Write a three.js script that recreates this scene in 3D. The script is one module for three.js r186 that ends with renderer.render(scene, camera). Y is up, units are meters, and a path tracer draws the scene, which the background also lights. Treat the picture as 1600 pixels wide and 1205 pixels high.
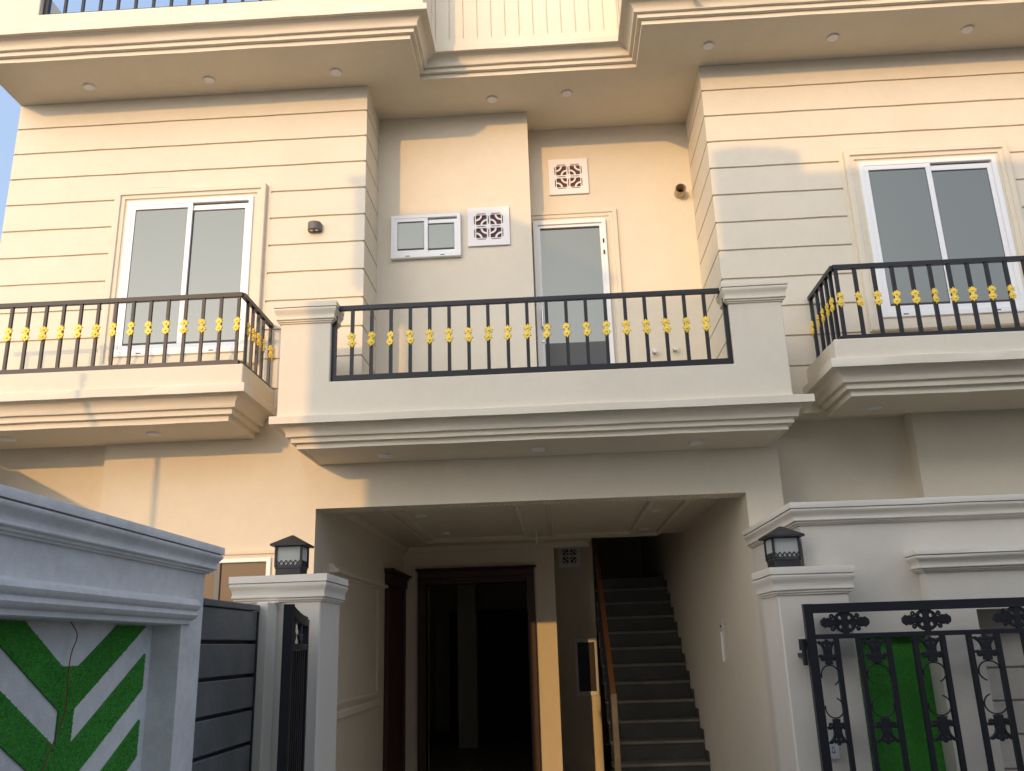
import * as THREE from 'three';
import { mergeGeometries, toCreasedNormals } from 'three/addons/utils/BufferGeometryUtils.js';

// ---------------------------------------------------------------- camera, sky, sun, exposure
const scene = new THREE.Scene();
const camera = new THREE.PerspectiveCamera(47.814, 1600 / 1205, 0.05, 400);
camera.position.set(0, 1.6, 6.8);
camera.rotation.order = 'YXZ';
camera.rotation.set(0.29016, 0.042987, -0.031295);
scene.add(camera);

const SUN = new THREE.Vector3(-0.385, 0.205, 1).normalize();
const SKY_GAIN = 1.0, GLOW = 1.95;
{
  const W = 512, H = 256, data = new Float32Array(W * H * 4);
  for (let j = 0; j < H; j++) for (let i = 0; i < W; i++) {
    const v = (j + 0.5) / H, u = (i + 0.5) / W, el = (v - 0.5) * Math.PI, az = (u - 0.5) * 2 * Math.PI;
    const d = new THREE.Vector3(Math.cos(el) * Math.cos(az), Math.sin(el), Math.cos(el) * Math.sin(az));
    const e = Math.max(0, d.y), t = Math.pow(e, 0.6), c = d.dot(SUN);
    const g = 0.5, hg = (1 - g * g) / Math.pow(1 + g * g - 2 * g * c, 1.5);       // forward scattering of a hazy evening
    const air = 0.45 + 0.55 * Math.exp(-2.2 * e);
    const k = (j * W + i) * 4;
    const base = [0.46 - 0.25 * t, 0.80 - 0.29 * t, 1.28 - 0.24 * t], warm = [1.0, 0.89, 0.76];
    for (let q = 0; q < 3; q++) data[k + q] = SKY_GAIN * (d.y < -0.02 ? 0.22 : base[q] + GLOW * hg * air * warm[q]);
    data[k + 3] = 1;
  }
  const sky = new THREE.DataTexture(data, W, H, THREE.RGBAFormat, THREE.FloatType);
  sky.mapping = THREE.EquirectangularReflectionMapping; sky.magFilter = THREE.LinearFilter; sky.minFilter = THREE.LinearFilter;
  sky.needsUpdate = true;
  scene.background = sky; scene.environment = sky;
}
const sun = new THREE.DirectionalLight(new THREE.Color().setRGB(1.0, 0.55, 0.17), 2.65);
sun.position.copy(SUN).multiplyScalar(40); sun.target.position.set(0, 0, 0);
sun.castShadow = true; sun.shadow.mapSize.set(4096, 4096);
Object.assign(sun.shadow.camera, { left: -12, right: 12, top: 12, bottom: -12, near: 1, far: 80 });
scene.add(sun, sun.target);

const renderer = new THREE.WebGLRenderer({ antialias: true });
renderer.toneMapping = THREE.LinearToneMapping;
renderer.toneMappingExposure = 0.63;
renderer.shadowMap.enabled = true;

// ---------------------------------------------------------------- helpers
let seed = 7;
const rnd = () => { seed = (seed * 1664525 + 1013904223) >>> 0; return seed / 4294967296; };
const taken = {};
function numbered(n) { taken[n] = (taken[n] ?? -1) + 1; return taken[n] ? n + '_' + String(taken[n]).padStart(3, '0') : n; }
function boxUV(g, s = 1) {                                         // uv in metres from the dominant axis of each face
  if (g.index) g = g.toNonIndexed();
  const p = g.attributes.position, uv = new Float32Array(p.count * 2);
  const a = new THREE.Vector3(), b = new THREE.Vector3(), c = new THREE.Vector3();
  for (let i = 0; i < p.count; i += 3) {
    a.fromBufferAttribute(p, i); b.fromBufferAttribute(p, i + 1); c.fromBufferAttribute(p, i + 2);
    const n = b.clone().sub(a).cross(c.clone().sub(a)), ax = Math.abs(n.x), ay = Math.abs(n.y), az = Math.abs(n.z);
    [a, b, c].forEach((v, k) => {
      const [s0, t0] = ax > ay && ax > az ? [v.z, v.y] : ay > az ? [v.x, v.z] : [v.x, v.y];
      uv[(i + k) * 2] = s0 * s; uv[(i + k) * 2 + 1] = t0 * s;
    });
  }
  g.setAttribute('uv', new THREE.BufferAttribute(uv, 2));
  return g;
}
function plain(g) { if (g.index) g = g.toNonIndexed(); for (const k of Object.keys(g.attributes)) if (!['position', 'normal', 'uv'].includes(k)) g.deleteAttribute(k); return g; }
const merge = a => mergeGeometries(a.map(g => plain(boxUV(g))));
const B = (x0, x1, y0, y1, z0, z1) => boxUV(new THREE.BoxGeometry(x1 - x0, y1 - y0, z1 - z0).translate((x0 + x1) / 2, (y0 + y1) / 2, (z0 + z1) / 2));
function CB(x0, x1, y0, y1, z0, z1, c = 0.006) {                   // box with chamfered edges
  const X = [x0, x1], Y = [y0, y1], Z = [z0, z1], pos = [];
  const s = [1, -1];
  const pt = (i, j, k, ax) => [X[i] + (ax === 0 ? 0 : s[i] * c), Y[j] + (ax === 1 ? 0 : s[j] * c), Z[k] + (ax === 2 ? 0 : s[k] * c)];
  const mid = new THREE.Vector3((x0 + x1) / 2, (y0 + y1) / 2, (z0 + z1) / 2);
  const tri = (a, b, d) => {
    const A = new THREE.Vector3(...a), Bv = new THREE.Vector3(...b), D = new THREE.Vector3(...d);
    const n = Bv.clone().sub(A).cross(D.clone().sub(A));
    if (n.dot(A.clone().add(Bv).add(D).divideScalar(3).sub(mid)) < 0) pos.push(...a, ...d, ...b); else pos.push(...a, ...b, ...d);
  };
  const quad = (a, b, d, e) => { tri(a, b, d); tri(a, d, e); };
  for (const i of [0, 1]) {
    quad(pt(i, 0, 0, 0), pt(i, 1, 0, 0), pt(i, 1, 1, 0), pt(i, 0, 1, 0));
    quad(pt(0, i, 0, 1), pt(1, i, 0, 1), pt(1, i, 1, 1), pt(0, i, 1, 1));
    quad(pt(0, 0, i, 2), pt(1, 0, i, 2), pt(1, 1, i, 2), pt(0, 1, i, 2));
    for (const j of [0, 1]) {
      quad(pt(i, j, 0, 0), pt(i, j, 1, 0), pt(i, j, 1, 1), pt(i, j, 0, 1));
      quad(pt(i, 0, j, 0), pt(i, 1, j, 0), pt(i, 1, j, 2), pt(i, 0, j, 2));
      quad(pt(0, i, j, 1), pt(1, i, j, 1), pt(1, i, j, 2), pt(0, i, j, 2));
      for (const k of [0, 1]) tri(pt(i, j, k, 0), pt(i, j, k, 1), pt(i, j, k, 2));
    }
  }
  const g = new THREE.BufferGeometry();
  g.setAttribute('position', new THREE.Float32BufferAttribute(pos, 3)); g.computeVertexNormals();
  return boxUV(g);
}
// profile [offset outward, height] swept along a plan path with mitred corners; put(u, v, h) -> [x, y, z]; outward is to the left of the walk
function sweep(path, closed, profile, put, crease = 0.7) {
  const n = path.length, rows = [];
  const nor = (a, b) => { const dx = b[0] - a[0], dy = b[1] - a[1], l = Math.hypot(dx, dy); return [-dy / l, dx / l]; };
  for (let i = 0; i < n; i++) {
    const pr = i > 0 ? nor(path[i - 1], path[i]) : closed ? nor(path[n - 1], path[0]) : null;
    const nx = i < n - 1 ? nor(path[i], path[i + 1]) : closed ? nor(path[n - 1], path[0]) : null;
    const a = pr || nx, b = nx || pr, k = 1 + a[0] * b[0] + a[1] * b[1];
    const m = [(a[0] + b[0]) / k, (a[1] + b[1]) / k];
    rows.push(profile.map(([o, h]) => put(path[i][0] + m[0] * o, path[i][1] + m[1] * o, h)));
  }
  const pos = [], P = profile.length;
  const seg = closed ? n : n - 1;
  for (let i = 0; i < seg; i++) for (let j = 0; j < P; j++) {
    const A = rows[i][j], Bq = rows[(i + 1) % n][j], C = rows[(i + 1) % n][(j + 1) % P], D = rows[i][(j + 1) % P];
    pos.push(...A, ...Bq, ...C, ...A, ...C, ...D);
  }
  if (!closed) {
    const f = THREE.ShapeUtils.triangulateShape(profile.map(p => new THREE.Vector2(...p)), []);
    for (const r of [rows[0], rows[n - 1]]) for (const t of f) for (const q of t) pos.push(...r[q]);
  }
  let g = new THREE.BufferGeometry();
  g.setAttribute('position', new THREE.Float32BufferAttribute(pos, 3)); g.computeVertexNormals();
  return boxUV(toCreasedNormals(g, crease));
}
const plan = y0 => (u, v, h) => [u, y0 + h, -v];                   // path in (x, -z): walking +x keeps +z... outward handled by sign
// walk so that outward (left of walk in x,-z coordinates) is away from the building
function planSweep(pts, y0, profile, closed = false) {            // pts are [x, z], outward lies on the side of +z for a walk towards +x
  const fine = [];
  pts.forEach((p, i) => {
    const q = pts[(i + 1) % pts.length]; fine.push(p);
    if (i === pts.length - 1 && !closed) return;
    const n = Math.max(1, Math.round(Math.hypot(q[0] - p[0], q[1] - p[1]) / 0.16));
    for (let k = 1; k < n; k++) fine.push([p[0] + (q[0] - p[0]) * k / n, p[1] + (q[1] - p[1]) * k / n]);
  });
  const wav = (a, b) => 0.0011 * (Math.sin(a * 5.3 + b * 3.1) + Math.sin(a * 13.7 - b * 9.2 + 1) * 0.7 + Math.sin(a * 29 + b * 17 + 2) * 0.4);
  return sweep(fine, closed, profile, (u, v, h) => [u, y0 + h + wav(u + h * 4, v), v + wav(u - h * 7, v + 2)]);
}
function cornice(s = 1, back = -0.03) {
  const p = [[back, 0], [0, 0], [0, 0.042], [0.036, 0.042], [0.036, 0.082], [0.064, 0.082]];
  for (let i = 0; i <= 8; i++) { const t = i / 8 * Math.PI / 2; p.push([0.066 + 0.062 * (1 - Math.cos(t)), 0.086 + 0.072 * Math.sin(t)]); }
  p.push([0.128, 0.162], [0.164, 0.162], [0.164, 0.218], [0.16, 0.222], [0.12, 0.222], [back, 0.222]);
  return p.map(([o, h]) => [o, h * s]);
}
function capital(o, h, back = -0.02) {                             // moulded capping of pillars and boundary walls
  const p = [[back, 0], [0.22, 0], [0.22, 0.06], [0.42, 0.075], [0.42, 0.135], [0.5, 0.145], [0.64, 0.17]];
  const c = new THREE.CatmullRomCurve3([[0.66, 0.2], [0.6, 0.27], [0.6, 0.34], [0.68, 0.43], [0.82, 0.52], [0.93, 0.6], [0.95, 0.66], [0.9, 0.7]].map(q => new THREE.Vector3(...q, 0)));
  for (const q of c.getPoints(16)) p.push([q.x, q.y]);
  p.push([0.72, 0.702], [0.72, 0.735], [1, 0.74], [1, 0.985], [0.98, 1], [back, 1]);
  return p.map(([a, b], i) => [a === back ? back : a * o, b * h]);
}
const extr = (shape, d, z = 0, bevel = 0) => new THREE.ExtrudeGeometry(shape, bevel ? { depth: d - 2 * bevel, bevelEnabled: true, bevelThickness: bevel, bevelSize: bevel, bevelSegments: 1, curveSegments: 8, steps: 1 } : { depth: d, bevelEnabled: false, curveSegments: 8 }).translate(0, 0, z + bevel);
const poly = pts => new THREE.Shape(pts.map(p => new THREE.Vector2(...p)));
const rectPath = (x0, x1, y0, y1) => { const h = new THREE.Path(); h.moveTo(x0, y0); h.lineTo(x0, y1); h.lineTo(x1, y1); h.lineTo(x1, y0); h.closePath(); return h; };
const rectShape = (x0, x1, y0, y1) => poly([[x0, y0], [x1, y0], [x1, y1], [x0, y1]]);
function bar(a, b, w, d = w) {                                     // square bar between two points
  const A = new THREE.Vector3(...a), Bv = new THREE.Vector3(...b), dir = Bv.clone().sub(A), L = dir.length();
  const g = new THREE.BoxGeometry(w, L, d);
  g.applyQuaternion(new THREE.Quaternion().setFromUnitVectors(new THREE.Vector3(0, 1, 0), dir.normalize()));
  return g.translate((A.x + Bv.x) / 2, (A.y + Bv.y) / 2, (A.z + Bv.z) / 2);
}
function part(name, g, m, parent) { const o = new THREE.Mesh(g, m); o.name = name; parent.add(o); return o; }
function group(name, parent) { const o = new THREE.Group(); o.name = name; parent.add(o); return o; }
function thing(name, label, category, grp) {
  const o = new THREE.Group(); o.name = numbered(name); scene.add(o); o.userData = { label, category };
  if (grp) o.userData.group = grp;
  return o;
}
function struct(name, g, m) { const o = new THREE.Mesh(g, m); o.name = numbered(name); o.userData.kind = 'structure'; scene.add(o); return o; }

// ---------------------------------------------------------------- procedural textures and materials
function noiseField(n, oct, s0) {                                  // tiling value noise
  let s = s0; const r = () => { s = (s * 1664525 + 1013904223) >>> 0; return s / 4294967296; };
  const out = new Float32Array(n * n);
  for (const [cells, amp] of oct) {
    const L = new Float32Array(cells * cells).map(() => r());
    for (let j = 0; j < n; j++) for (let i = 0; i < n; i++) {
      const x = i / n * cells, y = j / n * cells, xi = Math.floor(x), yi = Math.floor(y);
      let fx = x - xi, fy = y - yi; fx = fx * fx * (3 - 2 * fx); fy = fy * fy * (3 - 2 * fy);
      const a = L[(yi % cells) * cells + xi % cells], b = L[(yi % cells) * cells + (xi + 1) % cells], c = L[((yi + 1) % cells) * cells + xi % cells], d = L[((yi + 1) % cells) * cells + (xi + 1) % cells];
      out[j * n + i] += amp * ((a * (1 - fx) + b * fx) * (1 - fy) + (c * (1 - fx) + d * fx) * fy);
    }
  }
  return out;
}
function texOf(n, f, srgb, rep) {
  const d = new Uint8Array(n * n * 4);
  for (let i = 0; i < n * n; i++) { const c = f(i); d[i * 4] = c[0]; d[i * 4 + 1] = c[1]; d[i * 4 + 2] = c[2]; d[i * 4 + 3] = 255; }
  const t = new THREE.DataTexture(d, n, n); t.wrapS = t.wrapT = THREE.RepeatWrapping; t.magFilter = THREE.LinearFilter; t.minFilter = THREE.LinearMipmapLinearFilter; t.generateMipmaps = true;
  if (srgb) t.colorSpace = THREE.SRGBColorSpace;
  t.repeat.set(rep, rep); t.needsUpdate = true; return t;
}
const N = 1024;
const nfA = noiseField(N, [[5, 0.34], [17, 0.26], [53, 0.2], [190, 0.2]], 11);
const nfB = noiseField(N, [[160, 0.5], [420, 0.5]], 23);
const nfC = noiseField(512, [[6, 0.4], [40, 0.3], [200, 0.3]], 31);
const paintMap = texOf(N, i => { const v = 243 + 12 * Math.min(1, nfA[i] * 1.15); return [v, v - 0.6, v - 1.6 + 2 * nfB[i]]; }, true, 0.37);
const plasterBump = texOf(N, i => { const v = 255 * (0.55 * nfB[i] + 0.45 * nfA[i]); return [v, v, v]; }, false, 0.9);
const grainMap = texOf(512, i => { const v = 190 + 65 * nfC[i]; return [v, v, v]; }, true, 1.3);
const nfD = noiseField(512, [[4, 0.3], [11, 0.3], [37, 0.25], [128, 0.15]], 57);
const washMap = texOf(512, i => { const v = 230 + 25 * Math.min(1, Math.max(0, nfD[i] * 1.9 - 0.4)); return [v, v - 1, v - 3]; }, true, 0.8);
const groundMap = texOf(512, i => { const v = 150 + 105 * nfC[i]; return [v, v * 0.985, v * 0.96]; }, true, 0.4);

const lin = (r, g, b) => new THREE.Color().setRGB(r, g, b);
const std = (c, o = {}) => new THREE.MeshStandardMaterial({ color: c, roughness: 0.85, ...o });
const paint = (c, b = 0.0012) => std(c, { map: paintMap, bumpMap: plasterBump, bumpScale: b, roughness: 0.82 });
const M = {
  cream: paint(lin(0.76, 0.69, 0.555)),
  trim: paint(lin(0.76, 0.69, 0.56), 0.0008),
  offwhite: paint(lin(0.68, 0.635, 0.545)),
  white: std(lin(0.74, 0.74, 0.735), { map: washMap, bumpMap: plasterBump, bumpScale: 0.0018, roughness: 0.85 }),
  alu: std(lin(0.82, 0.82, 0.82), { roughness: 0.38 }),
  gasket: std(lin(0.03, 0.03, 0.035), { roughness: 0.6 }),
  glass: new THREE.MeshPhysicalMaterial({ color: lin(0.15, 0.164, 0.157), roughness: 0.1, metalness: 0.5 }),
  brownGlass: new THREE.MeshPhysicalMaterial({ color: lin(0.10, 0.062, 0.035), roughness: 0.45 }),
  black: std(lin(0.014, 0.015, 0.02), { roughness: 0.42, metalness: 0.25 }),
  gold: std(lin(0.93, 0.66, 0.085), { roughness: 0.45 }),
  ventWhite: std(lin(0.84, 0.81, 0.80), { roughness: 0.7 }),
  ventDark: std(lin(0.11, 0.05, 0.04)),
  lampWhite: std(lin(0.8, 0.79, 0.78), { roughness: 0.5 }),
  pipe: std(lin(0.5, 0.4, 0.28), { roughness: 0.6 }),
  wood: std(lin(0.06, 0.02, 0.014), { roughness: 0.5, map: grainMap }),
  doorPanel: std(lin(0.016, 0.012, 0.012), { roughness: 0.45 }),
  pale: std(lin(0.55, 0.52, 0.46), { roughness: 0.6 }),
  fitting: std(lin(0.12, 0.11, 0.105), { roughness: 0.5 }),
  kick: std(lin(0.06, 0.065, 0.066), { roughness: 0.4 }),
  rail: std(lin(0.44, 0.16, 0.05), { roughness: 0.45, map: grainMap }),
  newel: std(lin(0.5, 0.33, 0.16), { roughness: 0.5, map: grainMap }),
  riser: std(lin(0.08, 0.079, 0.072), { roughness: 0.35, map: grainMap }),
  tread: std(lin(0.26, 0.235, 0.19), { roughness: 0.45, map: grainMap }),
  slat: std(lin(0.18, 0.19, 0.19), { roughness: 0.45, metalness: 0.1, map: grainMap }),
  slatFrame: std(lin(0.12, 0.125, 0.13), { roughness: 0.5 }),
  lantern: std(lin(0.035, 0.033, 0.034), { roughness: 0.5, map: grainMap }),
  frosted: new THREE.MeshPhysicalMaterial({ color: lin(0.72, 0.74, 0.7), roughness: 0.55, transmission: 0.55, thickness: 0 }),
  turf: std(lin(0.06, 0.32, 0.04), { roughness: 1, map: grainMap }),
  turfBlade: std(lin(0.08, 0.42, 0.05), { roughness: 0.9 }),
  wire: std(lin(0.2, 0.03, 0.03), { roughness: 0.5 }),
  steel: std(lin(0.5, 0.5, 0.5), { roughness: 0.35, metalness: 0.8 }),
  road: std(lin(0.17, 0.155, 0.135), { map: groundMap, bumpMap: groundMap, bumpScale: 0.006, roughness: 0.95 }),
  soil: std(lin(0.22, 0.185, 0.14), { map: groundMap, bumpMap: groundMap, bumpScale: 0.01, roughness: 1 }),
  floor: std(lin(0.4, 0.37, 0.32), { map: grainMap, roughness: 0.4 }),
  across: paint(lin(0.6, 0.56, 0.5)),
  tank: std(lin(0.05, 0.09, 0.2), { roughness: 0.5 }),
};

// ---------------------------------------------------------------- ground
struct('ground', boxUV(new THREE.PlaneGeometry(300, 300).rotateX(-Math.PI / 2).translate(0, -0.02, 0)), M.soil);
struct('street', B(-60, 60, -0.018, 0.0, 2.7, 8.6), M.road);
struct('driveway', B(-1.95, 1.49, -0.018, 0.012, -5.6, 2.7), M.floor);

// ---------------------------------------------------------------- the house
const house = thing('house', 'two-storey cream painted house with grooved wings, moulded cornices and three balconies', 'house');
const GROOVE0 = 6.307, STEP = 0.2615, GW = 0.019, CL = 0.016, TOP = 6.565;
function bands(yLo, yHi) {
  const ys = [yHi]; for (let y = GROOVE0; y > yLo + 0.05; y -= STEP) ys.push(y); ys.push(yLo);
  const out = []; for (let i = 0; i < ys.length - 1; i++) out.push([ys[i + 1] + (i + 1 < ys.length - 1 ? GW / 2 : 0), ys[i] - (i ? GW / 2 : 0)]);
  return out;
}
function cladFront(x0, x1, yLo, r, parent) {                       // grooved bands, notched round the window surround r = [x0, x1, y0, y1]
  for (const [a, b] of bands(yLo, TOP)) {
    const e = 0.0008, [p, q, s, t] = [r[0] - e, r[1] + e, r[2] - e, r[3] + e];
    let shapes;
    if (t <= a || s >= b) shapes = [rectShape(x0, x1, a, b)];
    else if (s <= a && t >= b) shapes = [rectShape(x0, p, a, b), rectShape(q, x1, a, b)];
    else if (t < b) shapes = [poly([[x0, a], [p, a], [p, t], [q, t], [q, a], [x1, a], [x1, b], [x0, b]])];
    else shapes = [poly([[x0, a], [x1, a], [x1, b], [q, b], [q, s], [p, s], [p, b], [x0, b]])];
    for (const sh of shapes) {                                      // trowelled groove edges are not quite straight
      const src = sh.getPoints().slice(0), out = [];
      src.forEach((p, i) => {
        const q = src[(i + 1) % src.length]; if (p.distanceTo(q) < 1e-6) return; out.push(p.clone());
        const n = Math.abs(p.y - q.y) < 1e-6 ? Math.max(1, Math.round(Math.abs(p.x - q.x) / 0.11)) : 1;
        for (let k = 1; k < n; k++) out.push(new THREE.Vector2(p.x + (q.x - p.x) * k / n, p.y + 0.0010 * (Math.sin(p.y * 91 + k * 1.3) + Math.sin(k * 0.47 + p.y * 37)) * (p.y > TOP - 0.001 ? 0 : 1)));
      });
      part('cladding_panel', boxUV(extr(new THREE.Shape(out), CL, -CL)), M.cream, parent);
    }
  }
}
function cladSide(x0, x1, z0, z1, yLo, parent) { for (const [a, b] of bands(yLo, TOP)) part('cladding_panel', B(x0, x1, a, b, z0, z1), M.cream, parent); }
function ring(x0, x1, y0, y1, prof, z = 0) { return sweep([[x0, y0], [x0, y1], [x1, y1], [x1, y0]], true, prof, (u, v, h) => [u, v, z + h], 0.3); }
const surround = [[0, -CL], [0, 0.016], [0.03, 0.016], [0.034, 0.03], [0.066, 0.03], [0.07, 0.046], [0.108, 0.046], [0.114, 0.04], [0.114, 0], [0.148, 0], [0.148, -CL]];
const XL0 = -4.80, XL1 = -1.535, XR0 = 1.49, XR1 = 5.6;
const WL = [-3.655, -2.528, 4.03, 5.478], WR = [2.748, 3.898, 4.066, 5.486];
const grow = (r, d) => [r[0] - d, r[1] + d, r[2] - d, r[3] + d];

const wingL = part('wing_wall', merge([B(XL0, XL1 - CL, 3.3, TOP, -0.35, -CL), B(XL0, XL0 + 0.2, 0, TOP, -6, -0.37)]), M.cream, house);
cladFront(XL0, XL1, 3.3, grow(WL, 0.148), wingL); cladSide(XL1 - CL, XL1, -0.548, -CL - 0.001, 3.3, wingL);
const wingR = part('wing_wall', B(XR0 + CL, XR1, 3.3, TOP, -1.1, -CL), M.cream, house);
cladFront(XR0, XR1, 3.3, grow(WR, 0.148), wingR); cladSide(XR0, XR0 + CL, -0.884, -CL - 0.001, 3.3, wingR);
part('recess_wall', B(-1.62, -0.09, 3.28, TOP, -1.15, -0.55), M.cream, house);
part('recess_wall', B(-0.09, 1.50, 3.28, TOP, -1.15, -0.885), M.cream, house);

// roof slab, cornice and parapet
const roofPts = [[XL0, 0.607], [-1.04, 0.607], [-1.04, 0.05], [0.92, 0.05], [0.92, 0.607], [XR1, 0.607]];
{
  const sh = poly([[XL0, 1.3], [XL0, -0.603], [-1.044, -0.603], [-1.044, -0.046], [0.924, -0.046], [0.924, -0.603], [XR1, -0.603], [XR1, 1.3]]);
  part('roof_slab', boxUV(new THREE.ExtrudeGeometry(sh, { depth: 0.21, bevelEnabled: false }).rotateX(-Math.PI / 2).translate(0, 6.566, 0)), M.cream, house);
  part('roof_cornice', planSweep(roofPts, 6.562, cornice(1)), M.trim, house);
  const par = part('roof_parapet', merge([
    extr(poly([[XL0, 6.786], [-0.915, 6.786], [-0.915, 8.1], [-1.545, 8.1], [-1.545, 6.93], [-4.255, 6.93], [-4.255, 8.1], [XL0, 8.1]]), 0.15, 0.587, 0.005),
    B(-1.06, -0.912, 6.786, 8.1, 0.182, 0.587), B(-0.912, 0.79, 6.786, 6.87, 0.03, 0.182), B(-0.912, 0.79, 6.87, 8.1, 0.03, 0.168),
    B(0.79, 0.94, 6.786, 8.1, 0.03, 0.587), CB(0.79, XR1, 6.786, 7.6, 0.587, 0.737), B(XL0 + 0.002, -4.65, 6.786, 7.74, -3, 0.585)]), M.cream, house);
  const edges = [-0.912, -0.879, -0.752, -0.625, -0.498, -0.371, -0.244, -0.117, 0.01, 0.137, 0.264, 0.391, 0.518, 0.645, 0.772, 0.79];
  for (let i = 0; i < edges.length - 1; i++) part('parapet_board', B(edges[i] + (i ? 0.005 : 0), edges[i + 1] - 0.005, 6.8702, 8.1, 0.168, 0.1818), M.cream, par);
}
// ground floor front
{
  const sh = rectShape(-3.64, 1.78, 0, 3.27); sh.holes.push(rectPath(-1.88, 1.5, -0.01, 2.683));
  const sh2 = poly([[-3.64, 0], [-1.88, 0], [-1.88, 2.683], [1.5, 2.683], [1.5, 0], [1.78, 0], [1.78, 3.3], [-3.64, 3.3]]);
  part('front_wall', boxUV(extr(sh2, 0.25, -0.25)), M.cream, house);
  part('front_wall', B(XL0, -3.64, 0, 3.3, -0.37, -0.12), M.cream, house);
  part('front_wall', B(1.78, 2.9, 0, 3.3, -0.5, -0.28), M.cream, house);
  part('front_wall', B(2.9, XR1, 0, 3.3, -0.5, -0.12), M.cream, house);
  part('first_floor_slab', B(XL0, XR1, 3.3005, 3.34, -1.2, -0.36), M.cream, house);
}
// balconies
const balC = group('balcony', house); balC.userData.label = 'central balcony with solid parapet and two capped pillars above the carport';
{
  part('floor_slab', B(-1.866, 1.713, 3.035, 3.26, 0.002, 0.608), M.cream, balC);
  part('balcony_floor', B(-1.53, 1.488, 3.2605, 3.3, -0.88, 0.58), M.floor, balC);
  part('cornice', planSweep([[-1.87, 0.002], [-1.87, 0.612], [1.717, 0.612], [1.717, 0.002]], 3.032, cornice(0.96)), M.trim, balC);
  part('parapet_wall', merge([extr(poly([[-1.985, 3.243], [1.74, 3.243], [1.74, 3.98], [1.365, 3.98], [1.365, 3.5], [-1.615, 3.5], [-1.615, 3.98], [-1.985, 3.98]]), 0.15, 0.583, 0.005), B(-1.99, -1.85, 3.244, 3.96, 0.002, 0.5835), B(1.6, 1.745, 3.244, 3.96, 0.002, 0.5835)]), M.cream, balC);
  for (const [a, b] of [[-1.989, -1.61], [1.36, 1.744]]) {
    part('pillar_capital', merge([planSweep([[a, 0.584], [a, 0.732], [b, 0.732], [b, 0.584]], 3.972, capital(0.05, 0.158), true), B(a, b, 3.98, 4.128, 0.585, 0.731)]), M.cream, balC);
  }
}
const balL = group('balcony', house); balL.userData.label = 'sunlit balcony beside the sky, under the window with the wall spotlight';
{
  part('floor_slab', B(XL0, -2.404, 3.275, 3.53, 0.002, 0.596), M.cream, balL);
  part('cornice', planSweep([[XL0, 0.6], [-2.40, 0.6], [-2.40, 0.002]], 3.272, cornice(1.12)), M.trim, balL);
  part('parapet_wall', merge([CB(XL0, -2.263, 3.515, 3.675, 0.598, 0.738), B(-2.402, -2.263, 3.515, 3.673, 0.002, 0.5985)]), M.cream, balL);
}
const balR = group('balcony', house); balR.userData.label = 'shaded balcony beside the central balcony, above the boundary wall';
{
  part('floor_slab', B(2.204, XR1, 3.262, 3.52, 0.002, 0.596), M.cream, balR);
  part('cornice', planSweep([[2.2, 0.002], [2.2, 0.6], [XR1, 0.6]], 3.258, cornice(1.12)), M.trim, balR);
  part('parapet_wall', merge([CB(2.088, XR1, 3.5, 3.66, 0.578, 0.726), B(2.088, 2.225, 3.5, 3.658, 0.002, 0.5785)]), M.cream, balR);
}
// windows
function slidingWindow(r, z, label, frameW, latch) {
  const w = group('window', house); w.userData.label = label; w.position.z = z;
  const [x0, x1, y0, y1] = r, f = frameW, xm = (x0 + x1) / 2, s = frameW * 1.15;
  part('frame', boxUV(extr((() => { const q = rectShape(x0, x1, y0, y1); q.holes.push(rectPath(x0 + f, x1 - f, y0 + f * 1.2, y1 - f)); return q; })(), 0.044, -0.011, 0.003)), M.alu, w);
  const sash = (a, b, c, d, zf) => {
    const q = rectShape(a, b, c, d); q.holes.push(rectPath(a + s, b - s, c + s * 1.3, d - s * 1.1));
    part('sash', boxUV(extr(q, 0.016, zf, 0.002)), M.alu, w);
    part('gasket', boxUV(extr((() => { const k = rectShape(a + s - 0.002, b - s + 0.002, c + s * 1.3 - 0.002, d - s * 1.1 + 0.002); k.holes.push(rectPath(a + s + 0.005, b - s - 0.005, c + s * 1.3 + 0.022, d - s * 1.1 - 0.012)); return k; })(), 0.008, zf + 0.003)), M.gasket, w);
    part('pane', B(a + s - 0.004, b - s + 0.004, c + s * 1.3 - 0.004, d - s * 1.1 + 0.004, zf + 0.004, zf + 0.009), M.glass, w);
  };
  sash(x0 + f * 0.9, xm + s * 0.55, y0 + f * 1.1, y1 - f * 0.9, 0.013);
  sash(xm - s * 0.5, x1 - f * 0.9, y0 + f * 1.1, y1 - f * 1.6, -0.006);
  part('track', B(x0 + f, x1 - f, y1 - f * 1.75, y1 - f * 0.9, -0.010, -0.0075), M.gasket, w);
  for (const t of latch) part('drain_slot', B(x0 + (x1 - x0) * t - 0.02, x0 + (x1 - x0) * t + 0.02, y0 + f * 0.35, y0 + f * 0.62, 0.0325, 0.0345), M.gasket, w);
  return w;
}
const w1 = slidingWindow(WL, 0, 'tall sliding window of the sunlit wing', 0.035, [0.2, 0.75]);
const w2 = slidingWindow(WR, 0, 'tall sliding window of the shaded wing', 0.035, [0.16, 0.8]);
for (const [w, r] of [[w1, WL], [w2, WR]]) part('surround', ring(...r, surround), M.cream, w);
slidingWindow([-1.398, -0.750, 5.06, 5.49], -0.538, 'small sliding window between the grooved wing and the ventilation grille', 0.028, [0.24, 0.74]);
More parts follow.
